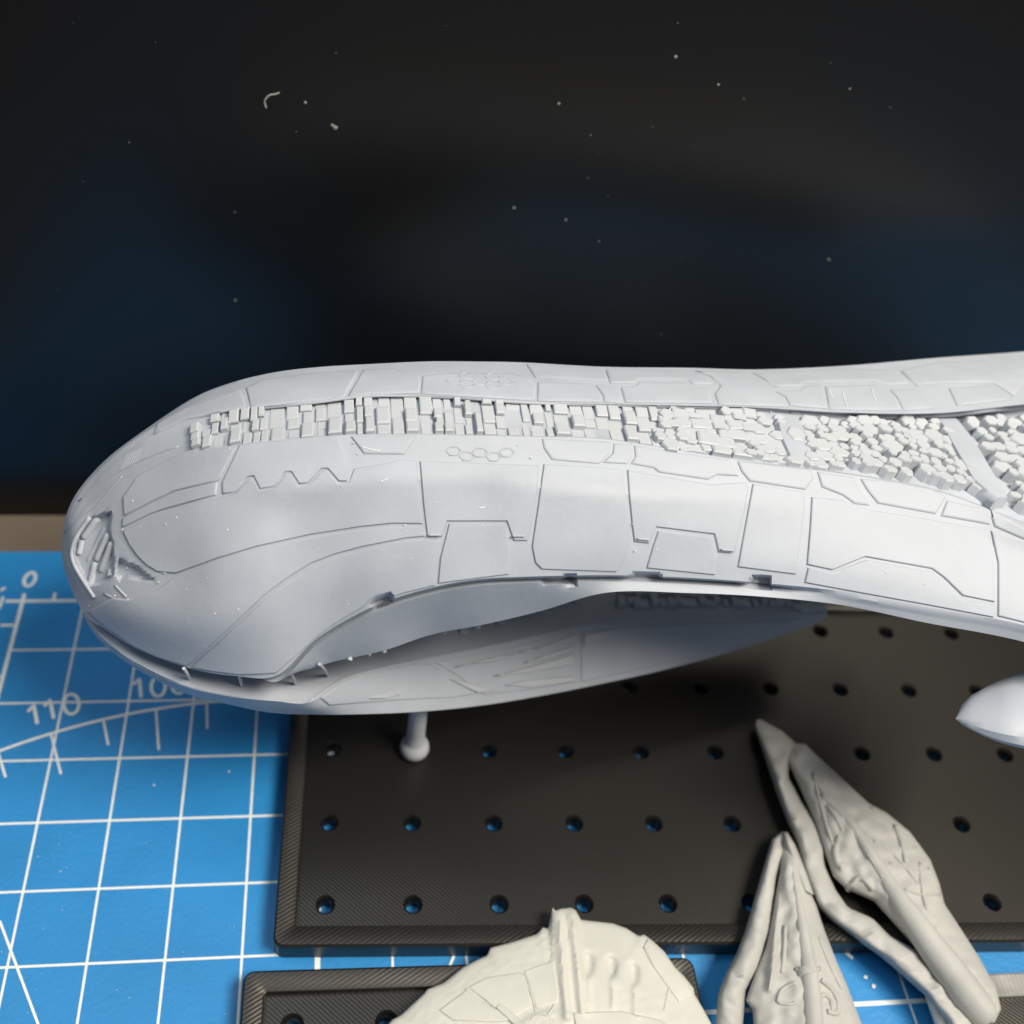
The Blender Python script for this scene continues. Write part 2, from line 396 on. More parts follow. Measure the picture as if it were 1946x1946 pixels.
def ridge(name, surf, pts, r, m, parent, n=4, lift=0.0, closed=False, per=4):
    if closed: pts = list(pts) + [pts[0]]
    P = []
    for p in (cr(pts, per) if per > 1 else pts):
        q = surf.hit(*p)
        if q: P.append(q[0] + q[1] * lift)
    if len(P) < 2: return None
    rr = [r] * len(P)
    v, f = tube_mesh(P, rr, 6); return obj(name, v, f, m, parent, angle=None)

# ------------------------------------------------------------------ the ship's main hull
YC = -2.3
#        T            S1           S2           K            M1           M2           R           zR    Q(px, z) or None
ST = [((118,1020),(118,1020),(118,1021),(118,1022),(118,1023),(118,1024),(118,1025),4.27,None),
 ((126,978),(131,990),(136,1002),(139,1030),(138,1055),(130,1078),(122,1082),4.05,None),
 ((149,932),(163,937),(173,955),(186,1000),(192,1060),(176,1120),(158,1163),3.90,None),
 ((196,878),(212,885),(228,915),(245,975),(262,1060),(232,1150),(203,1198),3.86,None),
 ((255,831),(278,836),(293,882),(315,962),(335,1060),(310,1170),(262,1234),3.86,None),
 ((359,761),(364,797),(370,855),(390,948),(415,1060),(400,1180),(360,1270),3.92,None),
 ((431,730),(431,782),(440,847),(465,937),(490,1040),(485,1170),(450,1285),4.00,None),
 ((514,709),(505,773),(520,837),(545,930),(570,1020),(560,1150),(527,1283),4.10,(553,1276,3.85)),
 ((600,698),(600,765),(605,830),(625,922),(640,1000),(630,1110),(600,1215),4.42,(640,1256,3.80)),
 ((700,692),(700,753),(700,826),(710,912),(715,985),(715,1080),(700,1157),4.75,(730,1236,3.85)),
 ((810,687),(805,752),(800,826),(805,910),(805,980),(803,1055),(800,1122),4.92,(820,1206,3.95)),
 ((905,687),(900,757),(900,828),(905,908),(903,975),(902,1042),(900,1102),5.00,(919,1187,4.1)),
 ((1000,689),(1000,765),(1000,830),(1005,922),(1003,985),(1001,1045),(1000,1096),5.02,(1028,1161,4.35)),
 ((1147,697),(1140,768),(1150,835),(1155,937),(1160,995),(1160,1048),(1160,1093),5.02,(1155,1126,4.80)),
 ((1312,699),(1310,771),(1310,860),(1320,946),(1325,1002),(1320,1053),(1310,1098),5.00,(1310,1127,4.82)),
 ((1442,702),(1450,775),(1450,882),(1450,958),(1450,1012),(1450,1065),(1450,1108),4.98,(1450,1134,4.80)),
 ((1606,695),(1606,784),(1612,902),(1615,980),(1610,1035),(1605,1085),(1600,1124),4.96,(1600,1150,4.78)),
 ((1782,680),(1782,785),(1785,935),(1780,1012),(1770,1070),(1765,1118),(1760,1154),4.90,(1758,1183,4.70)),
 ((1946,668),(1946,768),(1946,995),(1946,1051),(1946,1100),(1946,1150),(1946,1188),4.82,(1946,1220,4.60)),
 ((2140,650),(2140,745),(2140,1060),(2140,1112),(2140,1160),(2140,1210),(2140,1250),4.70,(2140,1285,4.5))]
ZS = [4.27, 4.62, 4.94, 5.30, 5.62, 5.93, 6.10, 6.22, 6.30, 6.36, 6.38, 6.37, 6.34, 6.28, 6.20, 6.11, 6.00, 5.87, 5.74, 5.6]
DB = [0, 0, 0, 0, 0.0, .02, .06, .07, .07, .07, .07, .07, .07, .07, .07, .09, .16, .28, .34, .36]
rows = [[] for _ in range(20)]
for k, (T, S1, S2, K, M1, M2, Rr, zR, Q) in enumerate(ST):
    zs = ZS[k]; fade = min(1, k / 5)
    up = .25 * max(0, min(1, (k - 7) / 4)); zR += up
    if Q: Q = (Q[0], Q[1], Q[2] + up)
    zT = zs - .26 * fade; zK = zs - .27 * fade; z1 = zs - .03 * fade
    pS1, pS2 = U(*S1, z1), U(*S2, z1)
    d = DB[k]
    pS1b = U(S1[0], S1[1] + (4 if k > 4 else .5), z1 - d); pS2b = U(S2[0], S2[1] - (3 if k > 4 else .5), z1 - d * .6)
    pK = U(*K, zK); pR = U(*Rr, zR)
    fl_ = max(0, min(1, (k - 6) / 5)); pM1 = U(*M1, zK + (zR - zK) * (.19 + .15 * fl_)); pM2 = U(*M2, zK + (zR - zK) * (.54 + .14 * fl_))
    if Q is None:
        g = min(1, k / 3)
        pA = pR + np.array([0, .10, -.03]) * g; pB = pR + np.array([.02, .16, -.07]) * g; pQ = pR + np.array([.05, .45, -.25]) * g
    else:
        q = U(*Q); pA = U(Rr[0], Rr[1] + 5, zR - .17); pB = U(Rr[0] + 1, Rr[1] + 12, zR - .14); pQ = q
        pQ = pQ; 
    if k >= 16:
        pA = U(Rr[0], Rr[1] + 8, zR - .05); pB = U(Rr[0], Rr[1] + 17, zR - .12)
    mir = lambda p, dz=0: np.array([p[0], 2 * YC - p[1] if False else 2 * YC - p[1], p[2] + dz])
    pT = U(*T, zT)
    seq = [pS1, pS1b, pS2b, pS2, pK, pM1, pM2, pR, pA, pB, pQ, mir(pQ), mir(pR), mir(pM2), None, pT, (pT + pS1) / 2 + np.array([0, 0, .05 * fade])]
    a = mir(pM2); seq[14] = (a + pT) / 2 + np.array([0, .18 * fade, .02]) if k else pT
    if k == 0: seq = [pS1] * len(seq)
    # keep the hidden far side from folding inside the silhouette
    for r in (12, 13):
        if seq[r][1] < pT[1] - .25: seq[r] = np.array([seq[r][0], pT[1] - .25, seq[r][2]])
    for r, p in enumerate(seq): rows[r].append(p)
rows = rows[:17]
RN = 26
G = np.array([cr(r, RN) for r in rows])                     # rows x stations x 3
# across: densify selected spans
def across(G):
    nr, ns, _ = G.shape; out = []; tags = []
    for r in range(nr):
        a, b = G[r], G[(r + 1) % nr]
        n = {0: 1, 1: 3, 2: 1, 3: 10, 4: 20, 5: 20, 6: 20, 7: 1, 8: 2, 9: 6, 10: 3, 14: 3, 15: 4, 16: 4}.get(r, 2)
        p0 = G[r - 1]; p3 = G[(r + 2) % nr]
        curved = r in (4, 5, 6, 9)
        if r == 4: p0 = a - (b - a) * .6
        if r == 6: p3 = b + (b - a) * .9
        if r == 9: p0 = a; p3 = b
        for t in np.linspace(0, 1, n, endpoint=False):
            if curved: out.append(0.5 * (2 * a + (b - p0) * t + (2 * p0 - 5 * a + 4 * b - p3) * t * t + (3 * a - p0 - 3 * b + p3) * t ** 3))
            else: out.append(a + (b - a) * t)
    return np.array(out)
H = across(G); nr, ns, _ = H.shape
HV = H.reshape(-1, 3); HF = []
for r in range(nr):
    r2 = (r + 1) % nr
    for s in range(ns - 1): HF.append((r * ns + s, r * ns + s + 1, r2 * ns + s + 1, r2 * ns + s))
HF.append(tuple(r * ns + ns - 1 for r in range(nr)))
smooth0 = Surf(HV, HF)
def project(P):
    q = RM.T @ (np.array(P) - CAM); return (CX + F_PX * q[0] / -q[2], CY - F_PX * q[1] / -q[2])
MOUTH = [(214, 969), (190, 978), (171, 984), (150, 1012), (142, 1035), (140, 1055), (148, 1080), (171, 1115), (190, 1112), (206, 1105), (216, 1094), (218, 1060), (216, 1030), (209, 1008)]
SLOT = [(226, 1058), (244, 1070), (260, 1074), (280, 1092), (297, 1104), (269, 1105), (257, 1100), (244, 1098), (228, 1106), (220, 1092), (221, 1071)]
NOTCH = [([(700, 1149), (711, 1138), (741, 1126), (750, 1142), (716, 1158)], .22), ([(1028, 1110), (1026, 1096), (1068, 1097), (1074, 1089), (1092, 1090), (1094, 1112)], .16),
         ([(1192, 1099), (1207, 1086), (1252, 1088), (1264, 1101), (1240, 1104)], .18), ([(1418, 1112), (1432, 1092), (1466, 1094), (1467, 1122), (1430, 1120)], .2)]
HV2 = HV.copy()
for (poly, dep) in [(MOUTH, .15), (SLOT, .14)] + NOTCH:
    x0, x1 = min(p[0] for p in poly), max(p[0] for p in poly); y0, y1 = min(p[1] for p in poly), max(p[1] for p in poly)
    qq = (HV - CAM) @ RM; uu = CX + F_PX * qq[:, 0] / -qq[:, 2]; vv = CY - F_PX * qq[:, 1] / -qq[:, 2]
    for i in np.nonzero((uu >= x0) & (uu <= x1) & (vv >= y0) & (vv <= y1))[0]:
        u, v_ = uu[i], vv[i]
        if x0 <= u <= x1 and y0 <= v_ <= y1 and HV[i][1] < YC + .3 and inside((u, v_), poly):
            k = min(1, dist_poly((u, v_), poly) / 5)
            dd = HV[i] - CAM; dd /= np.linalg.norm(dd); HV2[i] = HV[i] + dd * dep * k
ship = empty('model_spaceship', U(787, 1425, .28), 'large pale grey resin model spaceship, rounded nose, blocky spine, on a white peg', 'model ship')
hull = obj('hull', HV2, HF, M['resin'], ship, angle=30)
hs_ = Surf(HV2, HF)

# ------------------------------------------------------------------ hull panels (traced outlines, each a raised plate)
PAN = [
 # near side, nose to right
 [(350,863),(450,850),(414,913),(333,932),(286,954),(238,979),(236,945),(262,907),(310,880)],
 [(457,847),(520,841),(640,831),(652,856),(662,891),(659,914),(645,914),(624,890),(611,890),(586,917),(570,919),(555,896),(542,896),(522,924),(496,928),(484,904),(470,905),(449,934),(425,938),(424,917)],
 [(235,986),(286,959),(333,938),(413,918),(410,940),(315,966),(286,976),(235,1001)],
 [(236,1010),(286,983),(315,973),(421,946),(449,940),(475,911),(480,911),(493,934),(524,930),(545,902),(552,902),(567,925),(589,922),(614,896),(621,896),(642,920),(664,919),(674,892),(745,880),(755,876),(790,877),(797,960),(802,994),(746,993),(681,1000),(590,1014),(488,1037),(410,1061),(336,1088),(300,1085),(281,1074),(262,1055),(248,1035)],
 [(334,1097),(410,1069),(488,1046),(590,1022),(681,1008),(746,1001),(801,1000),(805,1018),(772,1021),(686,1038),(637,1051),(590,1069),(540,1100),(500,1131),(436,1191),(356,1264),(300,1247),(250,1223),(205,1192),(170,1161),(215,1137),(245,1141),(300,1122)],
 [(366,1267),(440,1200),(504,1140),(543,1109),(592,1078),(638,1060),(687,1047),(772,1030),(806,1026),(840,1027),(832,1064),(826,1111),(765,1126),(750,1131),(742,1122),(715,1130),(700,1139),(692,1150),(640,1181),(600,1210),(560,1246),(525,1277),(500,1279),(452,1280),(400,1273)],
 [(799,878),(870,880),(1022,886),(1018,940),(1006,1012),(1001,1026),(977,1026),(964,989),(848,989),(839,1018),(813,1018),(806,960)],
 [(854,996),(960,996),(966,1050),(966,1090),(834,1107),(838,1060)],
 [(1034,884),(1135,890),(1181,894),(1188,950),(1195,1000),(1193,1040),(1171,1085),(1030,1080),(1018,1068),(1012,1038),(1025,950)],
 [(1193,895),(1245,905),(1350,922),(1416,918),(1420,930),(1414,965),(1406,1000),(1394,1048),(1388,1050),(1366,1048),(1358,1014),(1246,1000),(1232,1031),(1206,1028),(1202,1000),(1196,940)],
 [(1251,1010),(1352,1022),(1360,1060),(1357,1091),(1230,1078),(1241,1040)],
 [(1431,921),(1526,936),(1527,970),(1519,1030),(1511,1090),(1403,1076),(1413,1020),(1422,970)],
 [(1543,946),(1600,952),(1650,970),(1770,989),(1872,1007),(1885,1060),(1888,1143),(1829,1131),(1793,1096),(1771,1080),(1643,1057),(1581,1082),(1534,1072),(1540,1000)],
 [(1536,1080),(1581,1090),(1645,1065),(1768,1088),(1788,1103),(1824,1139),(1886,1150),(1886,1172),(1760,1148),(1600,1119),(1530,1106)],
 [(1884,1010),(1946,1028),(2100,1075),(2100,1235),(1946,1182),(1897,1170),(1897,1070)],
 # near deck
 [(668,831),(790,829),(768,863),(692,862)],
 [(1031,835),(1160,841),(1159,860),(1138,881),(1049,873),(1034,852)],
 [(1167,844),(1198,847),(1200,868),(1192,881),(1147,879),(1165,862)],
 [(1206,848),(1240,854),(1300,863),(1384,875),(1391,890),(1402,904),(1362,902),(1346,911),(1252,897),(1243,889),(1200,881),(1208,868)],
 [(1402,878),(1440,882),(1541,894),(1544,910),(1530,930),(1424,914),(1409,895)],
 [(1554,898),(1621,908),(1631,930),(1651,960),(1624,957),(1602,941),(1562,925)],
 [(1636,911),(1700,917),(1770,931),(1796,945),(1777,976),(1668,956),(1647,930)],
 [(1800,952),(1868,968),(1880,996),(1789,980)],
 [(1880,968),(1946,1005),(2050,1040),(2050,1060),(1946,1024),(1890,1000)],
 # far deck
 [(294,826),(300,806),(355,776),(456,741),(469,776),(430,782),(354,797)],
 [(468,739),(500,724),(590,711),(681,705),(668,730),(653,757),(560,766),(478,774)],
 [(692,704),(750,701),(766,713),(799,714),(796,747),(697,750),(660,757)],
 [(804,716),(850,711),(975,712),(1011,720),(1018,735),(1015,760),(992,760),(801,748)],
 [(1023,728),(1126,731),(1141,752),(1142,764),(1022,762)],
 [(1133,733),(1171,737),(1179,750),(1182,766),(1149,764),(1147,752)],
 [(1181,738),(1209,735),(1214,728),(1308,729),(1314,737),(1353,739),(1348,750),(1351,766),(1189,765)],
 [(1002,694),(1144,701),(1155,726),(1018,718)],
 [(1152,703),(1310,705),(1343,719),(1356,732),(1316,730),(1310,723),(1212,722),(1207,729),(1160,729)],
 [(1320,706),(1417,708),(1446,722),(1465,740),(1496,769),(1499,773),(1367,769),(1359,750),(1370,735),(1351,715)],
 [(1432,710),(1600,702),(1700,704),(1727,730),(1686,733),(1662,725),(1527,728),(1519,735),(1472,736),(1451,719)],
 [(1475,745),(1520,743),(1530,736),(1561,734),(1571,776),(1502,771),(1494,755)],
 [(1569,736),(1662,733),(1685,742),(1700,753),(1711,779),(1576,778)],
 [(1693,742),(1735,741),(1774,776),(1717,779),(1708,760)],
 [(1804,739),(1884,734),(1919,760),(1819,771)],
 [(1713,706),(1780,690),(1872,686),(1946,722),(1926,752),(1888,728),(1784,729),(1742,733)],
]
for i, P in enumerate(PAN):
    nose = i < 6
    patch('hull_panel', hs_, P, M['resin'], ship, h=.022 if i < 15 else .02, bev=1.6 if i < 15 else 2.4, step=14, grow=1.1 if i < 15 else 0.6)
# little slots near the tabs
for (a, b) in [((813, 1016), (836, 1016)), ((973, 1018), (996, 1018)), ((1209, 1023), (1232, 1025)), ((1368, 1044), (1391, 1046))]:
    P = [(a[0], a[1] - 3), (b[0], b[1] - 3), (b[0], b[1] + 1), (a[0], a[1] + 1)]
    ridge('vent_slot', hs_, [a, b], .012, M['resin'], ship, lift=.036)
# hexagon relief on both decks
def hexes(c, w, h, lift):
    pts = [(c[0] + w * math.cos(R_(60 * k)), c[1] + h * math.sin(R_(60 * k))) for k in range(6)]
    ridge('hexagon_relief', hs_, pts, .012, M['resin'], ship, closed=True, per=1, lift=lift)
for (x, y) in [(862, 726), (887, 733), (912, 728), (936, 735), (961, 728), (887, 717), (936, 718)]: hexes((x, y), 14, 7, .016)
for (x, y) in [(862, 857), (887, 867), (912, 860), (938, 868), (963, 860)]: hexes((x, y), 14, 9, -.004)
# crest and nose ridges
for pts, r in [([(150,952),(200,912),(250,884),(300,862),(340,848)], .012), ([(122,1012),(150,985),(185,960),(214,925),(232,905)], .010),
               ([(171,983),(147,1018),(137,1048),(142,1074),(160,1105),(180,1135)], .028), ([(240,1010),(250,1032),(268,1058),(292,1080),(315,1090)], .012),
               ([(198,1128),(225,1140),(245,1139)], .014), ([(219,1112),(228,1122),(240,1134)], .016)]:
    ridge('nose_ridge', hs_, pts, r, M['resin'], ship)
for k in range(6):
    ridge('nose_ridge', hs_, [(228 + 5 * k, 893 - 1 * k), (236 + 5 * k, 880 - 2 * k), (243 + 5 * k, 862 - 2 * k)], .0045, M['resin'], ship)
# tubes in the nose opening
def capsule(a, b, rr, lift=.0, lb=None):
    pa, pb = hs_.hit(*a), hs_.hit(*b); p = pa[0] + pa[1] * lift; q = pb[0] + pb[1] * (lb if lb is not None else lift)
    P = [p + (q - p) * t for t in (0, .04, .12, .3, .5, .7, .88, .96, 1)]; rad = [rr * x for x in (.6, .9, 1, 1, 1, 1, 1, .95, .8)]
    v, f = tube_mesh(P, rad, 12); return obj('nose_tube', v, f, M['resin'], ship, angle=40)
capsule((187, 984), (158, 1022), .055, -.01); capsule((156, 1026), (151, 1054), .045, -.01); capsule((200, 1000), (165, 1070), .065, -.05); capsule((207, 1014), (184, 1064), .045, .0)
capsule((213, 1030), (192, 1085), .05, -.01); capsule((181, 1068), (173, 1110), .045, -.01); capsule((211, 1083), (210, 1096), .04, .0)

# ------------------------------------------------------------------ spine blocks
def unit_block(nside, bev=.16):
    """unit block, footprint -0.5..0.5, height 0..1, bevelled top"""
    if nside == 4: P = [(-.5, -.5), (.5, -.5), (.5, .5), (-.5, .5)]
    else: P = [(.5 * math.cos(R_(60 * k)), .5 * math.sin(R_(60 * k)) * 1.1) for k in range(6)]
    n = len(P); v = [(x, y, -.6) for x, y in P] + [(x, y, 1 - bev) for x, y in P] + [(x * (1 - bev * 1.3), y * (1 - bev * 1.3), 1) for x, y in P]
    f = [(k * n + i, k * n + (i + 1) % n, (k + 1) * n + (i + 1) % n, (k + 1) * n + i) for k in range(2) for i in range(n)] + [tuple(range(2 * n, 3 * n))]
    me = bpy.data.meshes.new('block'); me.from_pydata(v, [], f); me.materials.append(M['resin_piece'])
    me.polygons.foreach_set('use_smooth', [True] * len(me.polygons)); me.set_sharp_from_angle(angle=R_(30)); return me
BL4, BL6 = unit_block(4, .16), unit_block(6, .13)
def block(u, v_, wu, wv, h, mesh, surf=None, parent=None, yaw=0.0, name='spine_block', tilt=0):
    surf = surf or hs_; parent = parent or ship
    c = surf.hit(u, v_); a = surf.hit(u + wu / 2, v_); b = surf.hit(u, v_ - wv / 2)
    if c is None: return
    p, n = c; dist = np.linalg.norm(p - CAM)
    X = np.array([1.0, 0, 0]); 
    e1 = project(p); e2 = project(p + np.array([.1, 0, 0])); sx = math.hypot(e2[0] - e1[0], e2[1] - e1[1]) / .1
    X = X - n * (X @ n); X /= np.linalg.norm(X); Y = np.cross(n, X)
    e3 = project(p + Y * .1); sy = math.hypot(e3[0] - e1[0], e3[1] - e1[1]) / .1
    if yaw:
        X, Y = X * math.cos(yaw) + Y * math.sin(yaw), Y * math.cos(yaw) - X * math.sin(yaw)
    o = bpy.data.objects.new(name, mesh); COL.objects.link(o); WL[o.name] = p; o.parent = parent
    lx, ly = wu / sx, wv / sy
    Mx = Matrix([[X[0] * lx, Y[0] * ly, n[0] * h], [X[1] * lx, Y[1] * ly, n[1] * h], [X[2] * lx, Y[2] * ly, n[2] * h]])
    m4 = (Mx * S).to_4x4(); m4.translation = Vector((p - WL[parent.name])) * S
    o.matrix_local = m4
def lerp_row(tab, u):
    for (a, b) in zip(tab[:-1], tab[1:]):
        if a[0] <= u <= b[0]: return a[1] + (b[1] - a[1]) * (u - a[0]) / (b[0] - a[0])
    return tab[-1][1] if u > tab[-1][0] else tab[0][1]
TOP = [(350, 822), (370, 806), (420, 786), (475, 778), (540, 773), (655, 764), (700, 757), (800, 757), (900, 762), (1000, 769), (1180, 775), (1310, 779), (1400, 784), (1500, 795), (1606, 800), (1760, 800), (1900, 795), (1960, 795)]
BOT = [(350, 852), (380, 854), (457, 846), (540, 838), (655, 828), (800, 827), (900, 828), (1000, 831), (1100, 835), (1180, 843), (1240, 851), (1364, 868), (1450, 882), (1560, 896), (1640, 906), (1740, 917), (1785, 926), (1860, 950), (1960, 988)]
rnd = random.Random(11)
u = 366; nb = 0
while u < 1250:
    wd = rnd.choice([14, 17, 20, 24, 27]) if u > 480 else rnd.choice([14, 18, 22])
    t, b = lerp_row(TOP, u), lerp_row(BOT, u); slope = 0.0
    mode = rnd.random(); n = 2 if mode < .25 else (3 if mode < .65 else 4)
    if u < 470: n = 3
    cuts = sorted([t + (b - t) * (k / n + rnd.uniform(-.12, .12)) for k in range(1, n)]); edges = [t] + cuts + [b]
    for k in range(n):
        if rnd.random() < .06: continue
        y0, y1 = edges[k], edges[k + 1]; ww = wd * rnd.choice([1, 1, .95, .8])
        block(u + wd / 2 + (wd - ww) / 2 * rnd.choice((-1, 1)) + (y0 + y1 - t - b) * .04, (y0 + y1) / 2, ww - 1.2, (y1 - y0) - .6, rnd.choice([.01, .03, .05, .075]), BL4); nb += 1
    u += wd + (rnd.choice([1, 2, 5]) if u > 480 else 1)
# finer irregular zone toward the right
pts = []
tries = 0
while tries < 9000 and len(pts) < 215:
    tries += 1
    u = rnd.uniform(1250, 1960); t, b = lerp_row(TOP, u), lerp_row(BOT, u); v_ = rnd.uniform(t + 3, b - 4)
    if 1740 < u + .45 * (v_ - 800) * -1 + 0 < 1790 and False: continue
    ux = u - (v_ - 790) * .62
    if 1770 < ux < 1818: continue                            # the smooth cross strap
    sz = rnd.choice([17, 22, 27, 33])
    if all(abs(u - q[0]) > (sz + q[2]) * .36 or abs(v_ - q[1]) > (sz + q[2]) * .24 for q in pts):
        pts.append((u, v_, sz)); 
for (u, v_, sz) in pts:
    block(u, v_, sz * rnd.uniform(1.05, 1.75), sz * rnd.uniform(.62, .95), rnd.uniform(.03, .09) + max(0, min(1, (u - 1500) / 250)) * .08, BL6 if u > 1420 or rnd.random() < .3 else BL4, yaw=rnd.uniform(-.15, .15))
patch('cross_strap', hs_, [(1762, 797), (1800, 797), (1850, 868), (1905, 965), (1880, 968), (1835, 930), (1800, 868)], M['resin'], ship, h=.16, bev=3, step=12)
patch('cross_strap', hs_, [(1470, 800), (1512, 797), (1530, 830), (1545, 885), (1500, 884), (1480, 840)], M['resin'], ship, h=.07, bev=3, step=12)
# edge lip over the recess on the far side
ridge('deck_lip', hs_, [(1500, 782), (1600, 788), (1700, 789), (1800, 786), (1880, 777), (1960, 770), (2100, 752)], .055, M['resin'], ship)
ridge('deck_lip', hs_, [(480, 777), (600, 765), (697, 753), (800, 753), (900, 758), (1010, 766), (1200, 771), (1400, 776), (1500, 781)], .018, M['resin'], ship)

# ------------------------------------------------------------------ lower jaw of the ship
YJ = -2.3
#       G(px,z)          C(px,z)           B(px,z)
JW = [((160,1166,3.72),(158,1168,3.68),(157,1170,3.62)),
 ((205,1193,3.68),(190,1208,3.62),(186,1213,3.45)),
 ((262,1228,3.62),(250,1254,3.60),(248,1264,3.30)),
 ((360,1264,3.58),(345,1300,3.60),(345,1315,3.18)),
 ((450,1278,3.55),(430,1320,3.60),(440,1340,3.08)),
 ((520,1274,3.52),(505,1329,3.60),(520,1355,3.02)),
 ((560,1268,3.50),(587,1335,3.55),(610,1358,3.00)),
 ((640,1248,3.45),(655,1291,3.58),(690,1357,2.98)),
 ((730,1228,3.42),(736,1268,3.58),(770,1354,2.97)),
 ((842,1192,3.40),(810,1252,3.56),(850,1348,2.96)),
 ((919,1176,3.36),(919,1231,3.54),(940,1337,2.96)),
 ((1028,1148,3.34),(1028,1208,3.52),(1040,1320,2.96)),
 ((1110,1125,3.32),(1110,1188,3.48),(1130,1302,2.97)),
 ((1230,1120,3.28),(1230,1182,3.42),(1245,1277,2.98)),
 ((1350,1125,3.25),(1350,1178,3.36),(1360,1247,3.00)),
 ((1450,1138,3.20),(1450,1174,3.28),(1460,1217,3.03)),
 ((1520,1148,3.17),(1520,1168,3.22),(1525,1194,3.05)),
 ((1572,1160,3.13),(1572,1166,3.13),(1572,1172,3.1))]
jr = [[] for _ in range(10)]
for k, (g, c, b) in enumerate(JW):
    dz = -1.5 * (lambda t: t * t * (3 - 2 * t))(min(1, max(0, (k - 3) / 9)))
    G_, C_, B_ = U(g[0], g[1], g[2] + dz), U(c[0], c[1], c[2] + dz), U(b[0], b[1], b[2] + dz); fl = min(1, k / 3) * min(1, (len(JW) - 1 - k) / 3)
    B0 = B_ + np.array([0, .10 * fl, -.10 * fl]); Uc = np.array([B_[0], B_[1] + .75 * fl, B_[2] - .30 * fl])
    mi = lambda p: np.array([p[0], 2 * YJ - p[1] if fl > 0 else p[1], p[2]])
    C1 = (C_ * .5 + B_ * .5) + np.array([0, -.02, .03]) * fl
    far = max(YJ, B_[1] + .8) + .7 * fl
    seq = [G_, C_, C1, B_, B0, Uc, np.array([B0[0], far, B0[2]]), np.array([C_[0], far + .15 * fl, C_[2] - .1]), np.array([G_[0], far - .1 * fl, G_[2] - .15]), (G_ * .5 + np.array([G_[0], far, G_[2] - .1]) * .5) - np.array([0, 0, .12 * fl])]
    for r, p in enumerate(seq): jr[r].append(p)
JG = np.array([cr(r, 10) for r in jr])
def dense(Gm, spans, loop=True):
    out = []
    for r in range(len(Gm)):
        a, b = Gm[r], Gm[(r + 1) % len(Gm)]
        n = spans.get(r, 2)
        for t in np.linspace(0, 1, n, endpoint=False): out.append(a + (b - a) * t)
    return np.array(out)
JH = dense(JG, {0: 4, 1: 4, 2: 4, 3: 1})
nr, ns, _ = JH.shape; JV = JH.reshape(-1, 3); JF = [(r * ns + s, r * ns + s + 1, ((r + 1) % nr) * ns + s + 1, ((r + 1) % nr) * ns + s) for r in range(nr) for s in range(ns - 1)]
obj('lower_jaw', JV, JF, M['resin'], ship, angle=22)
js = Surf(JV, JF)
for P, hh in [([(607,1326),(640,1304),(680,1286),(740,1272),(808,1259),(850,1280),(905,1318),(860,1326),(760,1330),(680,1336),(625,1340)], .02),
          ([(825,1258),(919,1240),(1028,1217),(1092,1202),(1094,1296),(1010,1310),(920,1320),(868,1284)], .02), ([(1104,1200),(1230,1190),(1350,1184),(1450,1180),(1520,1176),(1455,1208),(1355,1238),(1240,1267),(1104,1296)], .02)]:
    patch('jaw_panel', js, P, M['resin'], ship, h=hh, bev=2.5, step=14)
for P in [[(905,1316),(850,1290),(872,1292),(940,1312)], [(935,1284),(1008,1266),(1086,1243),(1088,1264),(1045,1270),(1000,1279)], [(955,1302),(1000,1291),(1088,1284),(1089,1295),(1010,1306)], [(1010,1234),(1092,1207),(1092,1219)],
          [(990,1260),(1060,1236),(1090,1227),(1089,1236),(1040,1252)], [(700,1325),(735,1316),(760,1318),(730,1326)], [(860,1268),(930,1250),(1000,1236),(940,1256)], [(1108,1206),(1165,1196),(1150,1212),(1108,1228)]]:
    patch('jaw_feather', js, P, M['resin_piece'], ship, h=.05, bev=1.5, step=10)
v_, f_ = [], []
for (u, w2) in [(rnd.uniform(170, 1900), rnd.uniform(0, 1)) for _ in range(90)]:
    q = hs_.hit(u, lerp_row([(170, 1000), (400, 830), (800, 740), (1900, 700)], u) * (1 - w2) + w2 * lerp_row([(170, 1150), (500, 1240), (800, 1090), (1400, 1080), (1900, 1150)], u))
    if q:
        V, F = speck(q[0] + q[1] * .022, rnd.uniform(.004, .011), None, None, flat=(1, 1, 1)); b = len(v_); v_ += V; f_ += [tuple(k + b for k in t) for t in F]
props(obj('hull_dust', v_, f_, M['ink'], ship), kind='stuff')
for a, b in [((1574, 742), (1581, 756)), ((1600, 746), (1609, 776)), ((1655, 742), (1664, 766)), ((687, 850), (722, 858)), ((723, 915), (737, 910)), ((910, 965), (921, 963))]:  # glints on the resin, put in as thin white ridges
    ridge('painted_glint', hs_, [a, ((a[0] + b[0]) / 2 - 1, (a[1] + b[1]) / 2 + 1), b], .007, M['ink'], ship, lift=.022)
ridge('jaw_rim', js, [(587,1334),(655,1290),(736,1267),(810,1251),(919,1230),(1028,1207),(1100,1192)], .018, M['resin'], ship)
ridge('jaw_rim', js, [(160,1170),(250,1256),(345,1301),(430,1321),(505,1330),(587,1335)], .012, M['resin'], ship)
for k in range(26):
    u = 1180 + 15 * k + rnd.uniform(-3, 3); lo = 1140 if u < 1500 else 1150
    for v_ in (lo - 10, lo + 8):
        if u > 1520 and v_ < lo: continue
        block(u, v_ + rnd.uniform(-3, 3), rnd.choice([10, 14, 18]), rnd.choice([10, 14]), rnd.uniform(.05, .14), BL4, surf=js, name='jaw_block')
for k in range(10):
    block(880 + 24 * k, 1200 - 6.2 * k + rnd.uniform(-3, 3), rnd.choice([10, 16]), 9, rnd.uniform(.04, .08), BL4, surf=js, name='jaw_block')
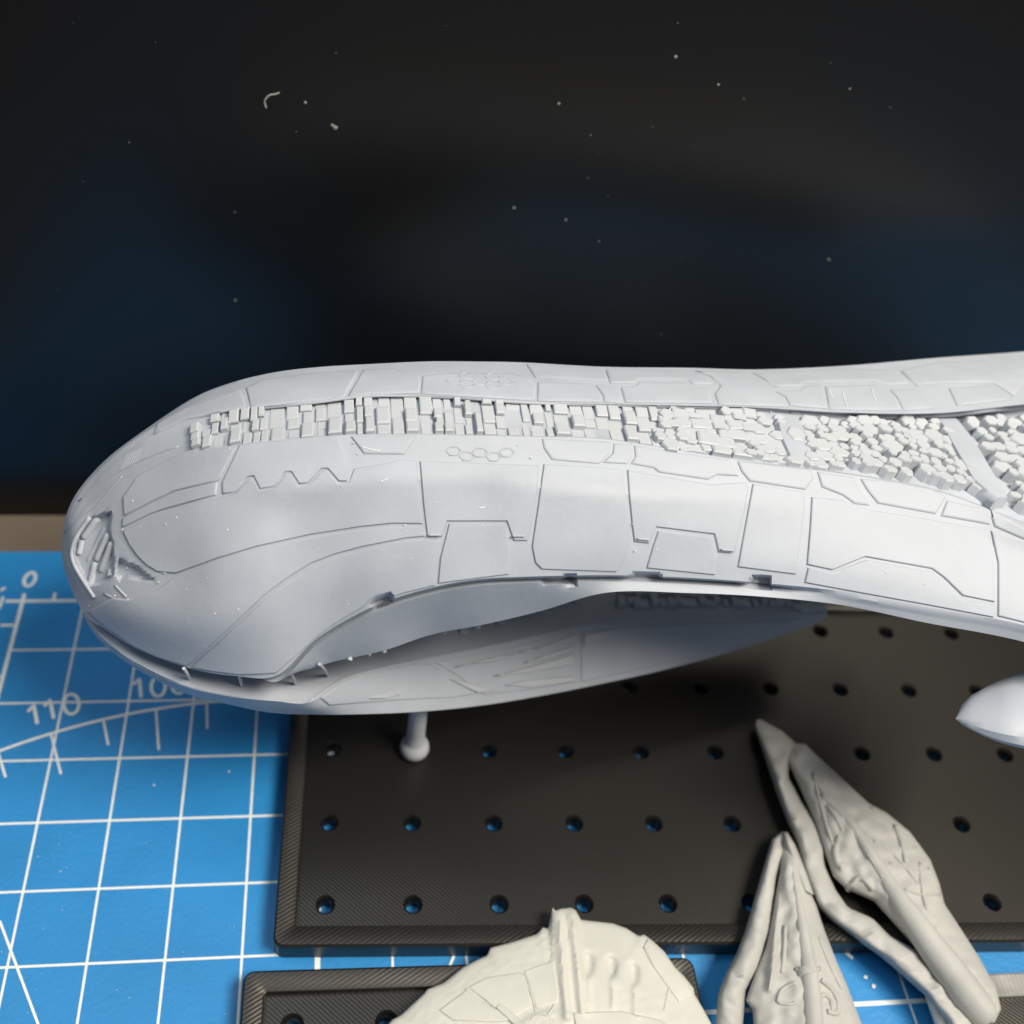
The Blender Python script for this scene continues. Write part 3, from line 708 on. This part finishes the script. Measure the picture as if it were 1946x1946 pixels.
# print support nubs left in the groove
for a, b in [((349, 1270), (361, 1291)), ((452, 1280), (459, 1303)), ((519, 1268), (537, 1286)), ((549, 1274), (562, 1300)), ((607, 1262), (624, 1284))]:
    p = U(*a, 3.98); q = js.hit(*b)[0]
    v, f = tube_mesh(cr([p, (p + q) / 2 + np.array([.01, -.02, .03]), q], 4), .02, 7); obj('support_nub', v, f, M['resin_piece'], ship)
v, f = tube_mesh([U(692, 1151, 4.72), U(702, 1163, 4.6)], .022, 7); obj('support_nub', v, f, M['resin_piece'], ship)
for (u, v_) in [(665, 1252), (702, 1243), (730, 1237), (845, 1202), (910, 1190)]:
    V, F = speck(U(u, v_, 3.9), .03, None, None, flat=(1, 1, 1)); obj('support_nub', V, F, M['resin_piece'], ship)
# lower fin reaching in from the right
FN = [(1816,1366,1366.5),(1828,1340,1377),(1846,1322,1387),(1872,1306,1400),(1900,1293,1411),(1925,1284,1418),(1950,1277,1424),(2010,1262,1436),(2100,1245,1450)]
fv, ff = [], []; nn = 16
for k, (u, a, b) in enumerate(FN):
    for i in range(nn):
        th = 2 * math.pi * i / nn; s = math.cos(th); h = math.sin(th); hw = (b - a) / 2; jag = rnd.uniform(-1.2, 1.2) if s < -.9 else 0
        fv.append(U(u, (a + b) / 2 - s * -hw + jag, 3.9 + h * .30 * min(1, k / 5 + .02)) if h >= 0 else U(u, (a + b) / 2 + s * hw, 3.9) + np.array([0, 0, h * .07 * min(1, k / 5 + .02)]))
for k in range(len(FN) - 1): ff += [(k * nn + i, k * nn + (i + 1) % nn, (k + 1) * nn + (i + 1) % nn, (k + 1) * nn + i) for i in range(nn)]
ff.append(tuple((len(FN) - 1) * nn + i for i in range(nn)))
obj('lower_fin', fv, ff, M['resin'], ship)

# ------------------------------------------------------------------ peg
pb = U(787, 1428, .28)
v, f = tube_mesh([pb + np.array([0, 0, z]) for z in (-.02, .02, .06, .12, .19, .25, .29, .33, .6, 1.2, 1.75)], [.10, .17, .21, .225, .215, .19, .16, .142, .135, .132, .13], 24)
peg = obj('support_peg', v, f, M['resin_piece'], origin=pb)
props(peg, 'short white peg with a ball foot holding up the grey model ship', 'peg')

# ------------------------------------------------------------------ bone-coloured organic ships lying on the plates
def resample(P, n):
    P = np.array(P, float); d = np.r_[0, np.cumsum(np.linalg.norm(np.diff(P, axis=0), axis=1))]; t = np.linspace(0, d[-1], n)
    return np.c_[np.interp(t, d, P[:, 0]), np.interp(t, d, P[:, 1])]
def blade(name, left, right, zb, hmax, m, parent, n=60, k=14, ridges=(), rough=.03, seed=0, ztilt=0.0, ribs=0.0, thin0=True, thin1=False, power=2.2):
    Lp, Rp = resample(left, n), resample(right, n); v, f = [], []
    for i in range(n):
        t = i / (n - 1); e = 1.0
        if thin0: e *= min(1, (t * 7 + .02) ** .5)
        if thin1: e *= min(1, ((1 - t) * 9 + .02) ** .5)
        top = []; bot = []
        z0 = zb + ztilt * t
        for j in range(k + 1):
            s = -1 + 2 * j / k; q = Lp[i] + (Rp[i] - Lp[i]) * (s + 1) / 2
            h = hmax * (1 - abs(s) ** power) ** (1 / power) * e
            for (rl, wd, am) in ridges:
                dd = np.sqrt(((rl - q) ** 2).sum(1).min()); h += am * math.exp(-(dd / wd) ** 2) * e * (1 - abs(s) ** 6)
            h += rough * noise.noise(Vector((q[0] / 22 + seed, q[1] / 22, seed))) * 2 * (1 - s ** 4) + rough * .22 * noise.noise(Vector((q[0] / 8, q[1] / 8 + seed, 3))) * (1 - s ** 4)
            if ribs: h += ribs * (math.sin(t * n * .9) ** 8) * (1 - s ** 4)
            top.append(U(q[0] , q[1], z0 + h))
            base = U(q[0], q[1], z0); 
            if 0 < j < k: bot.append(base - np.array([0, 0, .7 * hmax * math.sqrt(1 - s * s) * e]))
        ring = top + bot[::-1]; v += [tuple(p) for p in ring]
    w_ = len(ring)
    for i in range(n - 1): f += [(i * w_ + j, i * w_ + (j + 1) % w_, (i + 1) * w_ + (j + 1) % w_, (i + 1) * w_ + j) for j in range(w_)]
    f.append(tuple(range(w_))); f.append(tuple(range((n - 1) * w_, n * w_)))
    o = obj(name, v, f, m, parent, angle=55); return o, Surf(v, f)
eb = empty('organic_model_ship', U(1640, 1620, .4), 'longer bone-coloured organic model ship leaning diagonally, with a smooth rounded lower end', 'model ship', 'bone-coloured organic model ships')
ridB = resample([(1554, 1490), (1618, 1561), (1650, 1610), (1685, 1668), (1740, 1745), (1801, 1835), (1850, 1900)], 600)
_, sb = blade('ship_body', [(1506,1412),(1492,1436),(1521,1497),(1549,1564),(1567,1621),(1584,1666),(1607,1688),(1661,1711),(1701,1755),(1748,1808),(1781,1855),(1830,1915),(1872,1944)],
      [(1531,1414),(1540,1424),(1594,1474),(1651,1527),(1684,1544),(1729,1581),(1768,1634),(1785,1678),(1795,1718),(1828,1768),(1862,1821),(1895,1882),(1903,1918),(1890,1944)],
      .55, .26, M['bone'], eb, n=120, k=40, ridges=[(ridB[:440], 34, .06)], rough=.026, seed=1.3, thin1=True)
blade('side_arm', [(1438,1368),(1433,1380),(1440,1400),(1460,1460),(1497,1561),(1514,1601),(1534,1674),(1554,1721),(1584,1751),(1634,1788),(1668,1811),(1704,1842),(1758,1888),(1800,1946),(1830,2000)],
      [(1446,1367),(1487,1390),(1516,1416),(1505,1436),(1498,1474),(1521,1517),(1550,1561),(1566,1601),(1569,1644),(1588,1691),(1611,1725),(1658,1745),(1691,1778),(1745,1808),(1778,1848),(1835,1920),(1880,1985)],
      .45, .22, M['bone'], eb, n=70, k=10, rough=.03, seed=4.1, ribs=.035)
for P, r in [([(1572,1530),(1590,1556),(1602,1580)], .03), ([(1596,1590),(1588,1612),(1592,1640),(1602,1648)], .05), ([(1636,1600),(1660,1640),(1678,1668)], .035), ([(1700,1570),(1712,1600),(1722,1640)], .04), ([(1612,1690),(1635,1668),(1660,1690)], .045), ([(1655,1535),(1690,1560),(1725,1588)], .03), ([(1748,1640),(1752,1690),(1762,1730)], .03), ([(1560,1510),(1600,1548),(1640,1580),(1700,1625),(1745,1680)], .025), ([(1545,1470),(1560,1530),(1578,1590),(1600,1655)], .025), ([(1660,1600),(1700,1612),(1740,1610)], .02), ([(1690,1640),(1725,1650),(1765,1650)], .02), ([(1720,1690),(1750,1700),(1785,1700)], .02)]:
    ridge('surface_ridge', sb, P, r, M['bone'], eb)
ec = empty('organic_model_ship', U(1500, 1760, .4), 'shorter bone-coloured organic model ship pointing straight up the frame, with a hooped side arm', 'model ship', 'bone-coloured organic model ships')
ridC = resample([(1500, 1640), (1520, 1730), (1530, 1800), (1540, 1860), (1545, 1960)], 600)
_, scs = blade('ship_body', [(1486,1592),(1481,1660),(1467,1734),(1454,1801),(1434,1848),(1417,1902),(1430,1919),(1432,1946),(1430,2030)],
      [(1496,1586),(1514,1614),(1531,1674),(1551,1718),(1567,1768),(1588,1822),(1608,1868),(1621,1902),(1638,1946),(1655,2030)],
      .52, .24, M['bone'], ec, n=110, k=40, ridges=[(ridC, 28, .06), (resample([(1476,1700),(1470,1800),(1462,1880)], 300), 7, .07)], rough=.022, seed=7.7)
blade('side_arm', [(1487,1580),(1467,1594),(1447,1661),(1427,1731),(1415,1771),(1400,1811),(1380,1848),(1365,1888),(1360,1946),(1356,2030)],
      [(1500,1586),(1490,1625),(1476,1671),(1470,1720),(1464,1768),(1452,1805),(1440,1842),(1417,1882),(1412,1946),(1410,2030)],
      .50, .2, M['bone'], ec, n=60, k=10, rough=.02, seed=9.2, ribs=.035)
blade('side_arm', [(1487,1582),(1492,1610),(1506,1650),(1524,1690)], [(1496,1581),(1512,1606),(1530,1650),(1548,1700)], .56, .2, M['bone'], ec, n=20, k=8, rough=.01, seed=3)
for P, r in [([(1478,1905),(1484,1884),(1500,1872),(1512,1868)], .03), ([(1478,1905),(1500,1908),(1512,1905)], .025), ([(1560,1862),(1580,1880),(1592,1905),(1590,1925),(1572,1922)], .035), ([(1554,1898),(1566,1890),(1578,1900),(1582,1922)], .03), ([(1512,1842),(1535,1848),(1558,1840)], .03), ([(1556,1780),(1575,1830),(1600,1880)], .03), ([(1492,1760),(1490,1810),(1486,1850)], .03)]:
    ridge('surface_ridge', scs, P, r, M['bone'], ec)
def spine_tube(surf, pts, rad, parent, lift=0.0):
    Q = cr(pts, 8); rr = np.interp(np.linspace(0, 1, len(Q)), np.linspace(0, 1, len(rad)), rad); P = []; R2 = []
    for q, r in zip(Q, rr):
        h_ = surf.hit(*q)
        if h_: P.append(h_[0] - np.array([0, 0, r * .45]) + np.array([0, 0, lift])); R2.append(r)
    P = np.array(P)
    for _ in range(4): P[1:-1] = (P[:-2] + P[1:-1] * 2 + P[2:]) / 4
    v, f = tube_mesh(P, R2, 16); return obj('spine_tube', v, f, M['bone'], parent, angle=None)
spine_tube(sb, [(1548, 1482), (1580, 1520), (1617, 1562), (1650, 1612), (1685, 1668), (1740, 1746), (1795, 1820), (1845, 1885), (1874, 1922), (1884, 1934)], [.02, .06, .085, .085, .11, .17, .21, .22, .20, .06], eb)
spine_tube(scs, [(1506, 1640), (1514, 1690), (1524, 1750), (1532, 1800), (1540, 1850), (1545, 1900), (1548, 1960), (1552, 2020)], [.02, .05, .08, .11, .12, .13, .13, .13], ec)
spine_tube(scs, [(1532, 1838), (1536, 1850), (1538, 1858)], [.12, .145, .12], ec)
# third piece, mostly below the frame
ed = empty('resin_part', U(1780, 1940, .3), 'narrow cream resin part under the lower end of the longer bone-coloured ship', 'resin part')
_, sd = blade('part_body', [(1757,1880),(1758,1895),(1770,1930),(1785,1975),(1795,2030)], [(1790,1878),(1806,1905),(1822,1946),(1835,1975),(1850,2030)], .35, .12, M['cream'], ed, n=24, k=10, rough=.02, seed=5)
for k in range(6):
    ridge('surface_ridge', sd, [(1786 + 6 * k, 1905 + 12 * k), (1798 + 6 * k, 1900 + 12 * k)], .02, M['cream'], ed, per=1)

# ------------------------------------------------------------------ round cream part at the bottom
er = empty('round_resin_part', U(1050, 1900, .42), 'round pale cream resin part with a raised centre rib and three teardrop hollows, bottom centre', 'resin part')
OUT = [(735,1950),(745,1938),(760,1930),(765,1926),(806,1888),(812,1880),(838,1870),(845,1866),(880,1838),(905,1825),(925,1816),(932,1801),(975,1790),(1020,1775),(1032,1762),(1040,1765),(1043,1760),(1047,1740),(1050,1725),(1056,1731),(1066,1727),(1085,1725),(1094,1730),(1104,1748),(1140,1752),(1165,1755),(1190,1764),(1212,1778),(1218,1778),(1224,1776),(1240,1788),(1262,1808),(1284,1840),(1300,1855),(1318,1878),(1320,1890),(1335,1915),(1350,1942),(1362,1970)]
low = [(1375,2010),(1380,2070),(1360,2150),(1300,2230),(1200,2290),(1080,2310),(950,2290),(840,2240),(770,2170),(735,2090),(722,2020),(722,1975)]
OUTF = [tuple(p) for p in densify(OUT + low, 7)]
C0 = np.array([1050., 2010.])
def disc_h(u, v_, t):                       # t = 0 at centre, 1 at rim
    h = .17 * math.sqrt(max(0, 1 - t ** 2.4)) * 1.0 + .12
    x = np.array([u, v_])
    def seg(a, b):
        a = np.array(a, float); b = np.array(b, float); d = b - a; k = np.clip((x - a) @ d / (d @ d), 0, 1); return np.linalg.norm(x - a - k * d)
    h += .07 * math.exp(-(seg((1060, 1725), (1078, 1930)) / 9) ** 2) + .07 * math.exp(-(seg((1088, 1740), (1107, 1925)) / 8) ** 2)
    for (cx, cy, r) in [(1117, 1834, 11), (1162, 1838, 10), (1204, 1852, 10)]:
        h -= .06 * math.exp(-(((u - cx) / (r * (1 - .25 * (v_ - cy) / 25))) ** 2 + ((v_ - cy) / (r * 2.1)) ** 2) ** 3)
        h += .035 * math.exp(-(seg((cx + 2, cy + 24), (cx + 3, cy + 75)) / 4) ** 2)
    h += .02 * math.exp(-(seg((1212, 1782), (1245, 1835)) / 5) ** 2)
    rr = np.linalg.norm(x - C0)
    h += .035 / (1 + math.exp((rr - 90) / 2.0))
    h += .006 * noise.noise(Vector((u / 14, v_ / 14, 0))) + (.01 * noise.noise(Vector((u / 5, v_ / 5, 2))) if u < 1050 else 0)
    return h
rv, rf = [], []; nO = len(OUTF); K = 64
for a in range(K + 1):
    t = a / K
    for p in OUTF:
        q = C0 + (np.array(p) - C0) * (t if a else .01)
        rv.append(tuple(U(q[0], q[1], .42 + disc_h(q[0], q[1], t))))
for a in range(K): rf += [(a * nO + i, a * nO + (i + 1) % nO, (a + 1) * nO + (i + 1) % nO, (a + 1) * nO + i) for i in range(nO)]
b = len(rv)
for p in OUTF: q = U(p[0], p[1], .46); rv.append((q[0], q[1], .42))
rf += [(K * nO + i, K * nO + (i + 1) % nO, b + (i + 1) % nO, b + i) for i in range(nO)]
rf.append(tuple(b + i for i in range(nO))); rf.append(tuple(range(nO))[::-1])
obj('disc_body', rv, rf, M['cream'], er, angle=45)
rs = Surf(rv, rf)
for P, hh in [([(886,1882),(935,1914),(985,1940),(935,1943),(860,1940),(835,1920)], .02), ([(890,1876),(925,1858),(990,1848),(1004,1880),(1012,1918),(965,1938),(930,1908)], .02),
          ([(995,1846),(1052,1825),(1060,1870),(1062,1905),(1020,1918)], .018), ([(940,1916),(950,1908),(975,1925),(1000,1950),(985,1958)], .035), ([(1230,1785),(1260,1812),(1305,1868),(1318,1895),(1290,1905),(1240,1835),(1222,1800)], .02),
          ([(1088,1925),(1180,1922),(1250,1938),(1320,1975),(1200,1985),(1100,1980)], .03)]:
    patch('surface_panel', rs, P, M['cream'], er, h=hh, bev=2.2, step=12)
for P, r in [([(990,1850),(1008,1885),(1018,1922)], .014), ([(1062,1880),(1052,1912),(1040,1930)], .014), ([(925,1862),(900,1876),(885,1880)], .012), ([(1275,1860),(1268,1890),(1262,1920)], .012),
             ([(1008,1938),(1022,1928),(1040,1930)], .012), ([(975,1914),(990,1903),(1003,1912)], .012)] + [([(930 + 9 * k, 1868 - 2 * k), (936 + 9 * k, 1885 - 2 * k)], .006) for k in range(5)]:
    ridge('surface_ridge', rs, P, r, M['cream'], er)
for c, r in [((1020, 1884), 12), ((992, 1912), 11), ((1034, 1852), 9)]:
    ridge('surface_ring', rs, [(c[0] + r * math.cos(t), c[1] + r * .8 * math.sin(t)) for t in np.linspace(0, 2 * math.pi, 13)[:-1]], .012, M['cream'], er, closed=True, per=2)
